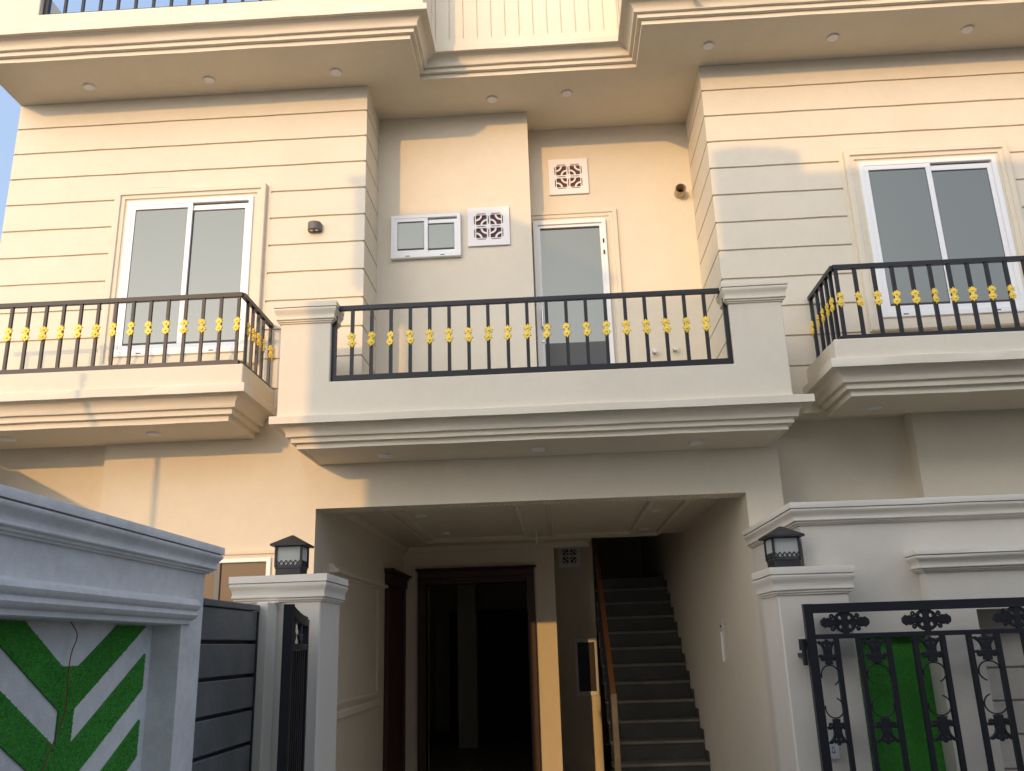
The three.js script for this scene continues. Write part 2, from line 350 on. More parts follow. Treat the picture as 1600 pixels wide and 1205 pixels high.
// low window behind the gate pillar
{
  const w = group('window', house); w.userData.label = 'brown glazed ground floor window behind the gate pillar';
  part('surround', ring(-2.98, -2.215, 1.15, 2.31, [[0, -0.01], [0, 0.012], [0.035, 0.02], [0.035, 0.03], [0.06, 0.03], [0.06, -0.01]]), M.cream, w);
  const q = rectShape(-2.98, -2.215, 1.15, 2.31); q.holes.push(rectPath(-2.95, -2.245, 1.18, 2.285));
  part('frame', boxUV(extr(q, 0.03, 0.002, 0.003)), M.alu, w);
  part('mullion', CB(-2.66, -2.61, 1.18, 2.285, 0.004, 0.026, 0.003), M.slatFrame, w);
  part('pane', B(-2.95, -2.662, 1.18, 2.285, 0.003, 0.01), M.brownGlass, w);
  part('pane', B(-2.608, -2.245, 1.18, 2.285, 0.003, 0.01), M.brownGlass, w);
}
// balcony door
{
  const d = group('door', house); d.userData.label = 'white framed glass balcony door'; d.position.z = -0.885;
  const q = rectShape(-0.075, 0.622, 3.302, 5.53); q.holes.push(rectPath(-0.035, 0.59, 3.33, 5.492));
  part('frame', boxUV(extr(q, 0.05, 0.002, 0.003)), M.alu, d);
  const s = rectShape(-0.034, 0.589, 3.332, 5.49); s.holes.push(rectPath(-0.012, 0.566, 3.42, 5.462));
  part('sash', boxUV(extr(s, 0.03, 0.006, 0.003)), M.alu, d);
  part('pane', B(-0.018, 0.572, 3.41, 5.468, 0.012, 0.02), M.glass, d);
  part('gasket', B(-0.012, 0.566, 5.446, 5.463, 0.0205, 0.026), M.gasket, d);
  part('kick_panel', B(-0.012, 0.566, 3.42, 4.28, 0.0202, 0.027), M.kick, d);
  const hn = part('handle', merge([CB(-0.032, -0.012, 4.42, 4.62, 0.035, 0.05, 0.003), B(-0.026, -0.018, 4.44, 4.46, 0.05, 0.075), B(-0.026, -0.018, 4.58, 4.6, 0.05, 0.075), CB(-0.03, -0.014, 4.43, 4.61, 0.074, 0.088, 0.003)]), M.steel, d);
  part('lock', new THREE.CylinderGeometry(0.012, 0.012, 0.012, 12).rotateX(Math.PI / 2).translate(-0.022, 4.3, 0.042), M.steel, d);
  for (const y of [5.17, 5.29]) part('hinge', B(0.585, 0.6, y - 0.02, y + 0.02, 0.05, 0.06), M.gasket, d);
  part('surround', sweep([[-0.088, 5.535], [0.628, 5.535], [0.628, 3.302]], false, [[0.002, 0], [0.002, 0.012], [0.03, 0.012], [0.036, 0.022], [0.066, 0.022], [0.072, 0.034], [0.108, 0.034], [0.114, 0]], (u, v, h) => [u, v, h], 0.3), M.cream, d);
}
// carport interior
part('carport_wall', B(-2.1, -1.88, 0, 3.0, -4.3, -0.25), M.cream, house);
const cwR = part('carport_wall', B(1.5, 1.7, 0, 4.9, -8.6, -0.25), M.cream, house);
part('carport_wall', boxUV(extr(poly([[-2.1, 0], [-1.6, 0], [-1.6, 2.42], [-0.37, 2.42], [-0.37, 0], [-0.02, 0], [-0.02, 3.0], [-2.1, 3.0]]), 0.2, -4.28)), M.cream, house);
{
  const room = part('hall_wall', merge([B(-2.6, -2.5, 0, 2.9, -11.4, -4.281), B(-0.21, -0.2005, 0, 2.9, -11.4, -5.401), B(-2.6, -0.2, 0, 2.9, -11.5, -11.401), B(-2.6, -0.02, 2.9, 3.0, -11.5, -4.281), B(-2.6, -2.1, 0, 3.0, -4.35, -4.281)]), M.cream, house);
  part('hall_column', CB(-1.72, -1.4, 0, 2.9, -8.8, -8.5, 0.01), M.cream, room);
  part('hall_floor', B(-2.5, -0.21, -0.02, 0.01, -11.4, -4.08), M.floor, room);
  part('hall_door', B(-2.2, -0.6, 0.01, 2.3, -11.4, -11.36), M.wood, room);
}
part('alcove_wall', merge([B(-0.2, -0.02, 0, 3.0, -5.4, -4.2805), B(-0.02, 0.5, 0, 3.0, -5.4, -5.15), B(-0.02, 0.44, 2.93, 3.05, -5.15, -4.08)]), M.cream, house);
part('stairwell_wall', merge([B(0.3, 0.44, 3.05, 4.9, -8.6, -3.5), B(0.3, 1.5, 3.0, 4.9, -3.5, -3.36), B(0.3, 1.7, 0, 4.9, -8.8, -8.6), B(0.3, 1.7, 4.9, 5, -8.8, -3.3), B(0.36, 0.5, 0, 3.05, -8.6, -5.401)]), M.cream, house);
{
  const c = part('carport_ceiling', boxUV(new THREE.ExtrudeGeometry(poly([[-1.88, 0.25], [1.5, 0.25], [1.5, 3.5], [0.44, 3.5], [0.44, 4.08], [-1.88, 4.08]]), { depth: 0.2, bevelEnabled: false }).rotateX(-Math.PI / 2).translate(0, 2.8, 0)), M.cream, house);
  const mould = [[0, 0], [0, -0.03], [0.02, -0.035], [0.035, -0.02], [0.055, -0.016], [0.06, 0]];
  const rectM = (x0, x1, z0, z1) => sweep([[x0, z0], [x0, z1], [x1, z1], [x1, z0]], true, mould, (u, v, h) => [u, 2.8 + h, v], 0.4);
  part('moulding', rectM(-1.48, 1.17, -3.4, -0.62), M.cream, c);
  part('moulding', rectM(-1.36, -0.35, -3.2, -0.8), M.cream, c);
  part('moulding', rectM(0.0, 0.85, -3.2, -0.8), M.cream, c);
  part('moulding', sweep([[-1.88, -4.08], [-1.88, -0.27], [1.5, -0.27]], false, [[0, 0], [-0.0, -0.055], [-0.02, -0.055], [-0.05, -0.02], [-0.055, 0]], (u, v, h) => [u, 2.8 + h, v], 0.4), M.cream, c);
  part('moulding', B(-1.82, 0.42, 2.735, 2.8, -4.08, -4.03), M.cream, c);
  part('fan_hook', new THREE.CylinderGeometry(0.01, 0.01, 0.13, 8).translate(-0.2, 2.735, -2.9), M.lampWhite, c);
  // dentil strip under the beam
  const ds = []; for (let x = -0.9; x < 1.45; x += 0.036) ds.push(B(x, x + 0.018, 2.677, 2.6835, -0.15, -0.13));
  part('dentil_strip', merge(ds), M.cream, house);
}
{
  // moulded panels of the long carport wall
  const m = group('wall_moulding', house);
  part('panel_cornice', sweep([[-0.45, 2.30], [-2.62, 2.30]], false, [[0, 0], [0.02, 0], [0.05, 0.012], [0.05, 0.035], [0.085, 0.05], [0.085, 0.075], [0, 0.075]].map(([a, b]) => [b, a]), (u, v, h) => [-1.879 + h, v, u], 0.3), M.cream, m);
  part('panel_frame', ring(0.55, 2.45, 1.2, 2.2, [[0, 0], [0, 0.016], [0.02, 0.022], [0.045, 0.012], [0.045, 0]]).rotateY(Math.PI / 2).translate(-1.879, 0, 0), M.cream, m);
  part('dado_rail', CB(-1.879, -1.845, 1.05, 1.12, -2.6, -0.7, 0.01), M.cream, m);
}
function woodFrame(parent, w, h, t) {                              // dark architrave with a moulded head, in x, y
  part('architrave', merge([CB(-w / 2, -w / 2 + 0.13, 0, h - 0.16, 0, 0.05), CB(w / 2 - 0.13, w / 2, 0, h - 0.16, 0, 0.05), CB(-w / 2 - 0.01, w / 2 + 0.01, h - 0.1595, h - 0.06, 0, 0.065)]), M.wood, parent);
  part('head_cornice', merge([CB(-w / 2 - 0.03, w / 2 + 0.03, h - 0.0598, h - 0.03, 0, 0.085), CB(-w / 2 - 0.055, w / 2 + 0.055, h - 0.0298, h, 0, 0.11)]), M.wood, parent);
}
{
  const d = group('door', house); d.position.set(-0.985, 0, -4.079); d.userData.label = 'open doorway with a reddish brown wooden frame at the back of the carport';
  part('architrave', merge([CB(-0.715, -0.615, 0, 2.42, -0.16, 0.04), CB(0.615, 0.715, 0, 2.42, -0.16, 0.04), CB(-0.715, 0.715, 2.4202, 2.5, -0.0, 0.042), CB(-0.615, 0.615, 2.34, 2.42, -0.16, 0.03)]), M.wood, d);
  part('head_cornice', merge([CB(-0.73, 0.73, 2.5002, 2.515, 0, 0.055), CB(-0.745, 0.745, 2.5152, 2.535, 0, 0.07)]), M.wood, d);
  const e = group('door', house); e.position.set(-1.879, 0, -3.42); e.rotation.y = Math.PI / 2; e.userData.label = 'dark wooden side door in the long carport wall';
  woodFrame(e, 1.1, 2.45, 0);
  part('door_leaf', CB(-0.42, 0.42, 0.01, 2.29, 0.002, 0.03), M.wood, e);
}
// staircase
{
  const st = group('staircase', house); st.userData.label = 'dark stone staircase rising along the carport wall';
  for (let k = -2; k <= 10; k++) {
    const y = 0.391 + 0.1905 * k, z = -2.954 - 0.2425 * k;
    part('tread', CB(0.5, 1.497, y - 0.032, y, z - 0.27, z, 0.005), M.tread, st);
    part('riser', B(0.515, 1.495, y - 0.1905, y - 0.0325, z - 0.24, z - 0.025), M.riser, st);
    part('skirting', B(1.486, 1.4985, y + 0.001, y + 0.1, z - 0.24, z - 0.02), M.riser, st);
    if (k >= -1 && k < 8) part('baluster', merge([bar([0.53, y, z - 0.1], [0.53, y + 0.83, z - 0.1], 0.02), bar([0.53, y + 0.3, z - 0.1], [0.53, y + 0.3, z + 0.14], 0.012), bar([0.49, y - 0.02, z - 0.1], [0.53, y - 0.02, z - 0.1], 0.03)]), M.black, st);
  }
  part('landing', B(0.5, 1.495, 2.05, 2.45, -8.59, -5.63), M.riser, st);
  part('handrail', bar([0.53, 1.08, -2.6], [0.53, 2.94, -4.97], 0.05, 0.06), M.rail, st);
  part('newel_post', CB(0.50, 0.56, 0.02, 1.1, -2.63, -2.56, 0.006), M.newel, st);
}
// small wall window beside the stairs
{
  const w = group('window', house); w.position.z = -5.149; w.userData.label = 'small dark window beside the staircase';
  const q = rectShape(0.2, 0.49, 0.95, 1.66); q.holes.push(rectPath(0.235, 0.46, 1.0, 1.61));
  part('frame', boxUV(extr(q, 0.03, 0)), M.alu, w);
  part('pane', B(0.235, 0.46, 1.0, 1.61, 0.002, 0.01), M.doorPanel, w);
}

// ---------------------------------------------------------------- fittings on the house
function downlight(x, y, z, label, grp) {
  const o = thing('downlight', label, 'light', grp); o.position.set(x, y, z);
  part('rim', new THREE.LatheGeometry([[0.042, -0.002], [0.048, -0.016], [0.052, -0.016], [0.055, -0.01], [0.055, 0.002]].map(p => new THREE.Vector2(...p)), 28), M.lampWhite, o);
  part('diffuser', new THREE.CylinderGeometry(0.044, 0.044, 0.01, 28).translate(0, -0.009, 0), M.lampWhite, o);
}
for (const [x, y, z, w] of [
  [-4.03, 6.566, 0.22, 'at the open sky end of the sunlit roof overhang'], [-2.928, 6.566, 0.218, 'under the roof above the tall sunlit window'], [-1.772, 6.566, 0.224, 'under the roof above the wall spotlight'],
  [-0.409, 6.566, -0.311, 'under the roof above the small sliding window recess'], [0.3, 6.566, -0.284, 'under the roof above the balcony door'],
  [1.53, 6.566, 0.282, 'under the roof at the corner of the shaded wing'], [2.597, 6.566, 0.294, 'under the roof beside the head of the shaded window'], [3.738, 6.566, 0.299, 'under the roof straight above the shaded window'],
  [-3.097, 3.275, 0.32, 'under the sunlit balcony near its corner'], [-4.256, 3.275, 0.345, 'under the sunlit balcony near the party wall'], [2.481, 3.262, 0.25, 'under the shaded side balcony'],
  [-1.275, 3.035, 0.285, 'under the central balcony above the pillar by the slatted fence'], [-0.09, 3.035, 0.285, 'under the middle of the central balcony'], [1.104, 3.035, 0.285, 'under the central balcony near the boundary wall']])
  downlight(x, y, z, 'round white downlight ' + w, 'downlights of the facade');
for (const [x, z] of [[-1.25, -1.35], [-1.2, -2.75], [0.98, -1.6], [1.0, -3.0]]) downlight(x, 2.8, z, 'round white downlight in the carport ceiling', 'downlights in the carport ceiling');

function ventGrille(x, y, z, s, label) {
  const o = thing('ventilation_grille', label, 'vent'); o.position.set(x, y, z);
  const h = s / 2, k0 = s / 0.388, c = 0.104 * k0, q = rectShape(-h, h, -h, h), off = 0.0675 * k0;
  const rr = (cx, cy, w, l) => q.holes.push(rectPath(cx - w / 2, cx + w / 2, cy - l / 2, cy + l / 2));
  for (const i of [-1, 1]) for (const j of [-1, 1]) rr(i * off, j * off, c, c);
  const sl = 0.086 * k0, sw = 0.0125 * k0;
  for (const i of [-1, 1]) for (const k of [-1, 0, 1]) { rr(i * off, k * 0.1295 * k0, sl, sw); rr(k * 0.1315 * k0, i * off, sw, sl); }
  part('plate', boxUV(extr(q, 0.018, 0.004, 0.002)), M.ventWhite, o);
  part('backing', B(-h + 0.02, h - 0.02, -h + 0.02, h - 0.02, 0.001, 0.0038), M.ventDark, o);
  for (const i of [-1, 1]) for (const j of [-1, 1]) {
    const cx = i * off, cy = j * off, diag = i * j < 0 ? 1 : -1;   // arcs face each other across one diagonal
    for (const e of [-1, 1]) {
      const kx = cx + e * c / 2, ky = cy - e * diag * c / 2, a0 = Math.atan2(cy - ky, cx - kx);
      const arc = new THREE.Shape(); arc.absarc(kx, ky, c * 0.58, a0 - Math.PI / 4, a0 + Math.PI / 4, false); arc.absarc(kx, ky, c * 0.42, a0 + Math.PI / 4, a0 - Math.PI / 4, true); arc.closePath();
      part('arc', boxUV(extr(arc, 0.012, 0.006)), M.ventWhite, o);
    }
  }
}
ventGrille(-0.487, 5.35, -0.55, 0.388, 'square white ventilation grille beside the small sliding window');
ventGrille(0.292, 6.02, -0.885, 0.385, 'square white ventilation grille above the balcony door');
ventGrille(0.19, 2.73, -5.15, 0.29, 'square ventilation grille in the dark alcove beside the stairs');
{
  const o = thing('wall_spotlight', 'small dark up-and-down spotlight on the sunlit grooved wing', 'light'); o.position.set(-1.968, 5.142, 0);
  const sh = new THREE.Shape(); sh.moveTo(-0.055, 0); sh.lineTo(-0.055, 0.03); sh.quadraticCurveTo(-0.05, 0.075, 0, 0.08); sh.quadraticCurveTo(0.05, 0.075, 0.055, 0.03); sh.lineTo(0.055, 0); sh.closePath();
  part('housing', extr(sh, 0.075, 0, 0.004).rotateX(Math.PI / 2).translate(0, 0.037, 0), M.fitting, o);
  for (const s of [-1, 1]) part('lens', new THREE.CylinderGeometry(0.014, 0.014, 0.006, 14).translate(s * 0.024, -0.038, 0.045), M.lampWhite, o);
}
{
  const o = thing('drain_pipe', 'short open beige drain pipe stub high in the recess wall', 'pipe'); o.position.set(1.363, 5.775, -0.885);
  part('pipe', new THREE.LatheGeometry([[0.052, 0], [0.052, 0.11], [0.044, 0.11], [0.044, 0]].map(p => new THREE.Vector2(...p)), 24).rotateX(Math.PI / 2), M.pipe, o);
  part('pipe_mouth', new THREE.CylinderGeometry(0.044, 0.044, 0.004, 24).rotateX(Math.PI / 2).translate(0, 0, 0.004), M.ventDark, o);
}
for (const [x, y] of [[0.994, 4.155], [1.184, 4.17]]) {
  const o = thing('water_outlet', 'small capped water outlet low on the recess wall beside the balcony door', 'pipe', 'water outlets beside the balcony door'); o.position.set(x, y, -0.885);
  part('stub', new THREE.CylinderGeometry(0.016, 0.02, 0.05, 12).rotateX(Math.PI / 2).translate(0, 0, 0.024), M.pipe, o);
  part('cap', new THREE.CylinderGeometry(0.021, 0.021, 0.014, 8).rotateX(Math.PI / 2).translate(0, 0, 0.055), M.steel, o);
}
{
  const o = thing('switch_board', 'narrow pale electric switch board on the carport wall beside the stairs', 'switch board'); o.position.set(1.5, 1.58, -1.5);
  part('plate', CB(-0.02, 0, -0.17, 0.2, -0.024, 0.024, 0.004), M.pale, o);
  part('breaker_cover', CB(-0.034, -0.0198, -0.18, 0.08, -0.014, 0.014, 0.003), M.alu, o);
  part('indicator', new THREE.SphereGeometry(0.012, 10, 8).translate(-0.024, 0.13, 0), M.wire, o);
}

// ---------------------------------------------------------------- balcony railings
const ornament = (() => {                                          // gilded double leaf clasp
  const half = [[0, 0.058], [0.006, 0.046], [0.016, 0.05], [0.014, 0.038], [0.03, 0.036], [0.02, 0.026], [0.026, 0.016], [0.011, 0.014], [0.009, 0.0], [0.011, -0.010], [0.022, -0.012], [0.019, -0.02], [0.031, -0.026], [0.018, -0.034], [0.019, -0.044], [0.007, -0.046], [0, -0.058]];
  const g = extr(poly([...half, ...half.slice(1, -1).reverse().map(([x, y]) => [-x, y])]), 0.014, 0, 0.003);
  const knob = y => new THREE.SphereGeometry(0.009, 8, 6).scale(1, 1, 0.7).translate(0, y, 0.016);
  return merge([g, knob(0.028), knob(-0.026)]);
})();
const balusterGeo = {};
function rail(o, a, b, yB, yT, xs, opt = {}) {                     // straight run from a = [x, z] to b, posts at fractions xs
  const w = opt.w ?? 0.022, ang = Math.atan2(-(b[1] - a[1]), b[0] - a[0]);
  part('top_rail', boxUV(bar([a[0], yT, a[1]], [b[0], yT, b[1]], 0.034, 0.034)), M.black, o);
  part('bottom_rail', boxUV(bar([a[0], yB + 0.006, a[1]], [b[0], yB + 0.006, b[1]], 0.04, 0.034)), M.black, o);
  const key = (yT - yB).toFixed(3) + w; balusterGeo[key] ??= new THREE.BoxGeometry(w, yT - yB - 0.033, w);
  for (const t of xs) {
    const x = a[0] + (b[0] - a[0]) * t, z = a[1] + (b[1] - a[1]) * t;
    const s = part('baluster', balusterGeo[key], M.black, o); s.position.set(x, (yT + yB) / 2, z); s.rotation.y = ang;
    if (opt.orn !== undefined) { const g = part('ornament', ornament, M.gold, s); g.position.set(0, opt.orn - (yT + yB) / 2 + (rnd() - 0.5) * 0.006, w / 2 - 0.004); g.rotation.z = (rnd() - 0.5) * 0.22; g.rotation.y = (rnd() - 0.5) * 0.7; }
  }
}
const span = (n, a, b) => Array.from({ length: n }, (_, i) => a + (b - a) * i / (n - 1));
{
  const o = thing('balcony_railing', 'black iron railing with gilded clasps between the two pillars of the central balcony', 'railing');
  rail(o, [-1.585, 0.68], [1.335, 0.68], 3.535, 4.098, span(19, (-1.458 + 1.585) / 2.92, (1.19 + 1.585) / 2.92), { orn: 3.836, w: 0.025 });
  for (const x of [-1.592, 1.342]) part('end_post', boxUV(bar([x, 3.505, 0.68], [x, 4.1, 0.68], 0.032)), M.black, o);
}
{
  const o = thing('balcony_railing', 'black iron railing with gilded clasps round the sunlit balcony, its side seen lit', 'railing');
  rail(o, [-4.8, 0.70], [-2.31, 0.70], 3.69, 4.245, Array.from({ length: 18 }, (_, i) => (2.49 - 0.027 - i * 0.1375) / 2.49), { orn: 4.0 });
  rail(o, [-2.31, 0.70], [-2.31, 0.01], 3.69, 4.245, [0.17, 0.35, 0.53, 0.71, 0.97], { orn: 4.0 });
}
{
  const o = thing('balcony_railing', 'black iron railing with gilded clasps round the shaded balcony beside the central one', 'railing');
  rail(o, [2.185, 0.63], [5.4, 0.63], 3.69, 4.262, Array.from({ length: 23 }, (_, i) => (0.02 + i * 0.1389) / 3.215), { orn: 3.993, w: 0.025 });
  rail(o, [2.185, 0.01], [2.185, 0.63], 3.69, 4.262, [0.04, 0.3, 0.5, 0.7, 0.88], { orn: 3.993, w: 0.025 });
}
{
  const o = thing('roof_railing', 'black iron railing set into the roof parapet against the sky', 'railing');
  rail(o, [-4.22, 0.67], [-1.57, 0.67], 6.955, 7.6, span(16, 0.06, 0.95));
  for (const x of [-4.225, -1.562]) part('end_post', boxUV(bar([x, 6.932, 0.67], [x, 7.62, 0.67], 0.04)), M.black, o);
}
{
  const o = thing('plastic_scrap', 'torn white plastic scrap snagged on the roof cornice', 'scrap'); o.position.set(1.355, 6.75, 0.745); o.scale.setScalar(0.55);
  const g = new THREE.PlaneGeometry(0.16, 0.3, 9, 12); const p = g.attributes.position;
  for (let i = 0; i < p.count; i++) { const y = p.getY(i); p.setX(i, p.getX(i) * (0.25 + 0.55 * Math.abs(Math.sin(y * 17 + 1))) + 0.03 * Math.sin(y * 31)); p.setZ(i, 0.022 * Math.sin(p.getX(i) * 60 + y * 22) + 0.02); }
  g.computeVertexNormals(); part('sheet', g, M.lampWhite, o);
}

// ---------------------------------------------------------------- boundary on the street: wall, pillars, lanterns, gates
function turfBlades(parent, tris, n, nx, put, seed0) {             // short upright blades over triangles in plane coordinates
  seed = seed0;
  const g = new THREE.BufferGeometry(); g.setAttribute('position', new THREE.Float32BufferAttribute([-0.0016, 0, 0, 0.0016, 0, 0, 0.0004, 0.0015, 0.0065], 3)); g.computeVertexNormals();
  const area = tris.map(t => Math.abs((t[1][0] - t[0][0]) * (t[2][1] - t[0][1]) - (t[2][0] - t[0][0]) * (t[1][1] - t[0][1])) / 2), tot = area.reduce((a, b) => a + b, 0);
  const im = new THREE.InstancedMesh(g, M.turfBlade, n), m = new THREE.Matrix4(), q = new THREE.Quaternion(), e = new THREE.Euler(), c = new THREE.Color();
  let k = 0;
  tris.forEach((t, i) => {
    const cnt = i === tris.length - 1 ? n - k : Math.round(n * area[i] / tot);
    for (let j = 0; j < cnt && k < n; j++, k++) {
      let u = rnd(), v = rnd(); if (u + v > 1) { u = 1 - u; v = 1 - v; }
      const a = t[0][0] + u * (t[1][0] - t[0][0]) + v * (t[2][0] - t[0][0]), b = t[0][1] + u * (t[1][1] - t[0][1]) + v * (t[2][1] - t[0][1]);
      const [pos, yaw] = put(a, b);
      e.set((rnd() - 0.5) * 2.5, yaw + (rnd() - 0.5) * 2.5, rnd() * 6.28, 'YXZ'); q.setFromEuler(e);
      const s = 0.7 + rnd() * 0.7; m.compose(pos, q, new THREE.Vector3(s, s, s)); im.setMatrixAt(k, m);
      const w = 0.6 + rnd() * 0.7; im.setColorAt(k, c.setRGB(w, w, w * 0.9));
    }
  });
  im.name = 'turf_blades'; im.userData.kind = 'stuff'; parent.add(im);
}
const bw = thing('boundary_wall', 'off-white boundary wall with moulded copings, a green turf niche and a grooved niche behind the gate leaf', 'wall');
{
  // L-shaped wall: return along x = 1.5, front at z = 1.37
  part('side_wall', B(1.5, 1.65, 0, 2.26, 0.002, 1.22), M.offwhite, bw);
  const sh = rectShape(1.5, 5.4, 0, 2.26); sh.holes.push(rectPath(1.735, 2.1645, 0.1, 1.585));
  sh.holes.push(rectPath(2.42, 3.3, 0.1, 1.72));
  part('front_wall', boxUV(extr(sh, 0.15, 1.22)), M.offwhite, bw);
  part('coping', merge([planSweep([[1.5, 0.003], [1.5, 1.37], [5.4, 1.37]], 2.25, capital(0.062, 0.132)), B(1.5, 1.66, 2.255, 2.381, 0.003, 1.36), B(1.66, 5.4, 2.255, 2.381, 1.21, 1.365)]), M.offwhite, bw);
  // projecting panel with its own coping
  const ps = rectShape(2.165, 5.4, 0, 1.97); ps.holes.push(rectPath(2.42, 3.3, 0.1, 1.72));
  part('pier_panel', boxUV(extr(ps, 0.1, 1.3702)), M.offwhite, bw);
  part('coping', merge([planSweep([[2.165, 1.371], [2.165, 1.47], [5.4, 1.47]], 1.94, capital(0.066, 0.132)), B(2.17, 5.4, 1.95, 2.071, 1.371, 1.465)]), M.offwhite, bw);
  part('niche_back', merge([B(1.72, 2.21, 0.05, 1.62, 1.19, 1.31), B(2.4, 3.32, 0.05, 1.75, 1.18, 1.2195)]), M.offwhite, bw);
  for (let i = 0; i < 9; i++) part('plank', CB(2.44, 3.285, 1.566 - i * 0.185 - 0.174, 1.566 - i * 0.185, 1.22, 1.242, 0.004), M.offwhite, bw);
  const tf = part('turf_panel', B(1.737, 2.163, 0.102, 1.583, 1.3105, 1.32), M.turf, bw);
  turfBlades(tf, [[[1.739, 0.6], [2.161, 0.6], [2.161, 1.58]], [[1.739, 0.6], [2.161, 1.58], [1.739, 1.58]]], 11000, 0, (a, b) => [new THREE.Vector3(a, b, 1.3195), 0], 91);
}
function gatePillar(x0, x1, z0, z1, yTop, ov, label) {
  const o = thing('gate_pillar', label, 'pillar', undefined);
  part('shaft', CB(x0, x1, 0, yTop - 0.03, z0, z1, 0.008), M.offwhite, o);
  part('capital', merge([planSweep([[x0, z0], [x0, z1], [x1, z1], [x1, z0]], yTop - 0.155, capital(ov, 0.155), true), B(x0, x1, yTop - 0.15, yTop - 0.001, z0, z1)]), M.offwhite, o);
  return o;
}
gatePillar(1.268, 1.672, 1.18, 1.585, 1.985, 0.04, 'off-white gate pillar with a door bell, beside the folded-back gate leaf');
gatePillar(-1.895, -1.392, 1.12, 1.585, 2.04, 0.042, 'off-white gate pillar beside the grey slatted fence');

function lantern(x, y, z, turn, s, label) {
  const o = thing('pillar_lantern', label, 'lantern'); o.position.set(x, y, z); o.rotation.y = turn; o.scale.set(0.82 * s, 0.97 * s, 0.82 * s);
  const h = 0.095;
  part('base', merge([CB(-h, h, 0, 0.055, -h, h, 0.004), CB(-h - 0.004, h + 0.004, 0.05, 0.062, -h - 0.004, h + 0.004, 0.003)]), M.lantern, o);
  for (const [i, j] of [[-1, -1], [1, -1], [1, 1], [-1, 1]]) part('corner_post', B(i * h - 0.008, i * h + 0.008, 0.0622, 0.2, j * h - 0.008, j * h + 0.008), M.lantern, o);
  const roof = new THREE.CylinderGeometry(0.012, 0.188, 0.062, 4, 1).rotateY(Math.PI / 4).translate(0, 0.236, 0);
  part('roof', merge([roof, B(-0.133, 0.133, 0.193, 0.2048, -0.133, 0.133), B(-h - 0.006, h + 0.006, 0.186, 0.1928, -h - 0.006, h + 0.006)]), M.lantern, o);
  for (let f = 0; f < 4; f++) {
    const a = f * Math.PI / 2;
    part('glass_pane', B(-h + 0.008, h - 0.008, 0.0622, 0.186, h - 0.006, h - 0.003).rotateY(a), M.frosted, o);
    const lat = []; const w = (2 * h - 0.016) / 5;
    for (let i = 0; i < 5; i++) for (const d of [-1, 1]) { const xc = -h + 0.008 + w * (i + 0.5); lat.push(bar([xc - d * w / 2, 0.066, h], [xc + d * w / 2, 0.102, h], 0.0055)); }
    lat.push(bar([-h, 0.068, h], [h, 0.068, h], 0.006));
    part('lattice', merge(lat).rotateY(a), M.lantern, o);
  }
  part('bulb', new THREE.CylinderGeometry(0.014, 0.016, 0.08, 12).translate(0, 0.102, 0), M.lampWhite, o);
}
lantern(1.372, 1.985, 1.4, 0.06, 1.0, 'dark square lantern on the pillar beside the boundary wall');
lantern(-1.632, 2.04, 1.4, 0.02, 1.0, 'dark square lantern on the pillar beside the slatted fence');

// wrought iron gate pieces
const mirror = half => poly([...half, ...half.slice().reverse().filter(([x]) => x > 1e-6).map(([x, y]) => [-x, y])]);
const crownGeo = (() => {
  const h = [[0, 0], [0.02, 0], [0.02, 0.022], [0.036, 0.018], [0.046, 0.024], [0.044, 0.034], [0.056, 0.04], [0.05, 0.05], [0.038, 0.05], [0.03, 0.044], [0.024, 0.05], [0.022, 0.066], [0.026, 0.084], [0.036, 0.1], [0.052, 0.112], [0.056, 0.12], [0.042, 0.122], [0.03, 0.114], [0.022, 0.12], [0.012, 0.118], [0.006, 0.128], [0, 0.13]];
  const ribs = []; for (let i = 0; i < 4; i++) ribs.push(bar([-0.012, 0.03 + i * 0.02, 0.011], [0.012, 0.037 + i * 0.02, 0.011], 0.006));
  for (const s of [-1, 1]) ribs.push(bar([s * 0.014, 0.07, 0.011], [s * 0.04, 0.11, 0.011], 0.005), bar([s * 0.02, 0.03, 0.011], [s * 0.046, 0.042, 0.011], 0.006));
  const cs = mirror(h); for (const [x, y, a, b] of [[0.014, 0.1, 0.005, 0.009], [0.033, 0.033, 0.006, 0.004], [0.012, 0.055, 0.004, 0.006]]) for (const q of [-1, 1]) { const p = new THREE.Path(); p.absellipse(q * x, y, a, b, 0, Math.PI * 2); cs.holes.push(p); }
  return merge([extr(cs, 0.016, -0.006, 0.002), ...ribs.slice(4)]);
})();
const medallionGeo = (() => {
  const sh = new THREE.Shape(); sh.absellipse(0, 0, 0.062, 0.058, 0, Math.PI * 2);
  for (const i of [-1, 1]) for (const j of [-1, 1]) { const p = new THREE.Path(); p.absellipse(i * 0.026, j * 0.023, 0.011, 0.013, 0, Math.PI * 2); sh.holes.push(p); }
  const out = [extr(sh, 0.014, -0.005, 0.002), B(-0.014, 0.014, -0.064, 0.064, -0.008, 0.011)];
  for (const s of [-1, 1]) {
    const leaf = poly([[0.045, 0.014], [0.07, 0.016], [0.09, 0.024], [0.1, 0.02], [0.112, 0.026], [0.122, 0.018], [0.13, 0.012], [0.132, 0], [0.13, -0.012], [0.122, -0.018], [0.112, -0.026], [0.1, -0.02], [0.09, -0.024], [0.07, -0.016], [0.045, -0.014]].map(([x, y]) => [s * x, y]));
    out.push(extr(leaf, 0.016, -0.005, 0.003));
    for (const j of [-1, 1]) {
      out.push(new THREE.TorusGeometry(0.0085, 0.0055, 6, 14).translate(s * 0.07, j * 0.034, 0.004));
      out.push(bar([s * 0.02, j * 0.006, 0.011], [s * 0.1, j * 0.012, 0.011], 0.005));
      out.push(bar([s * 0.03, j * 0.01, 0.009], [s * 0.07, j * 0.04, 0.009], 0.009));
    }
  }
  return merge(out);
})();
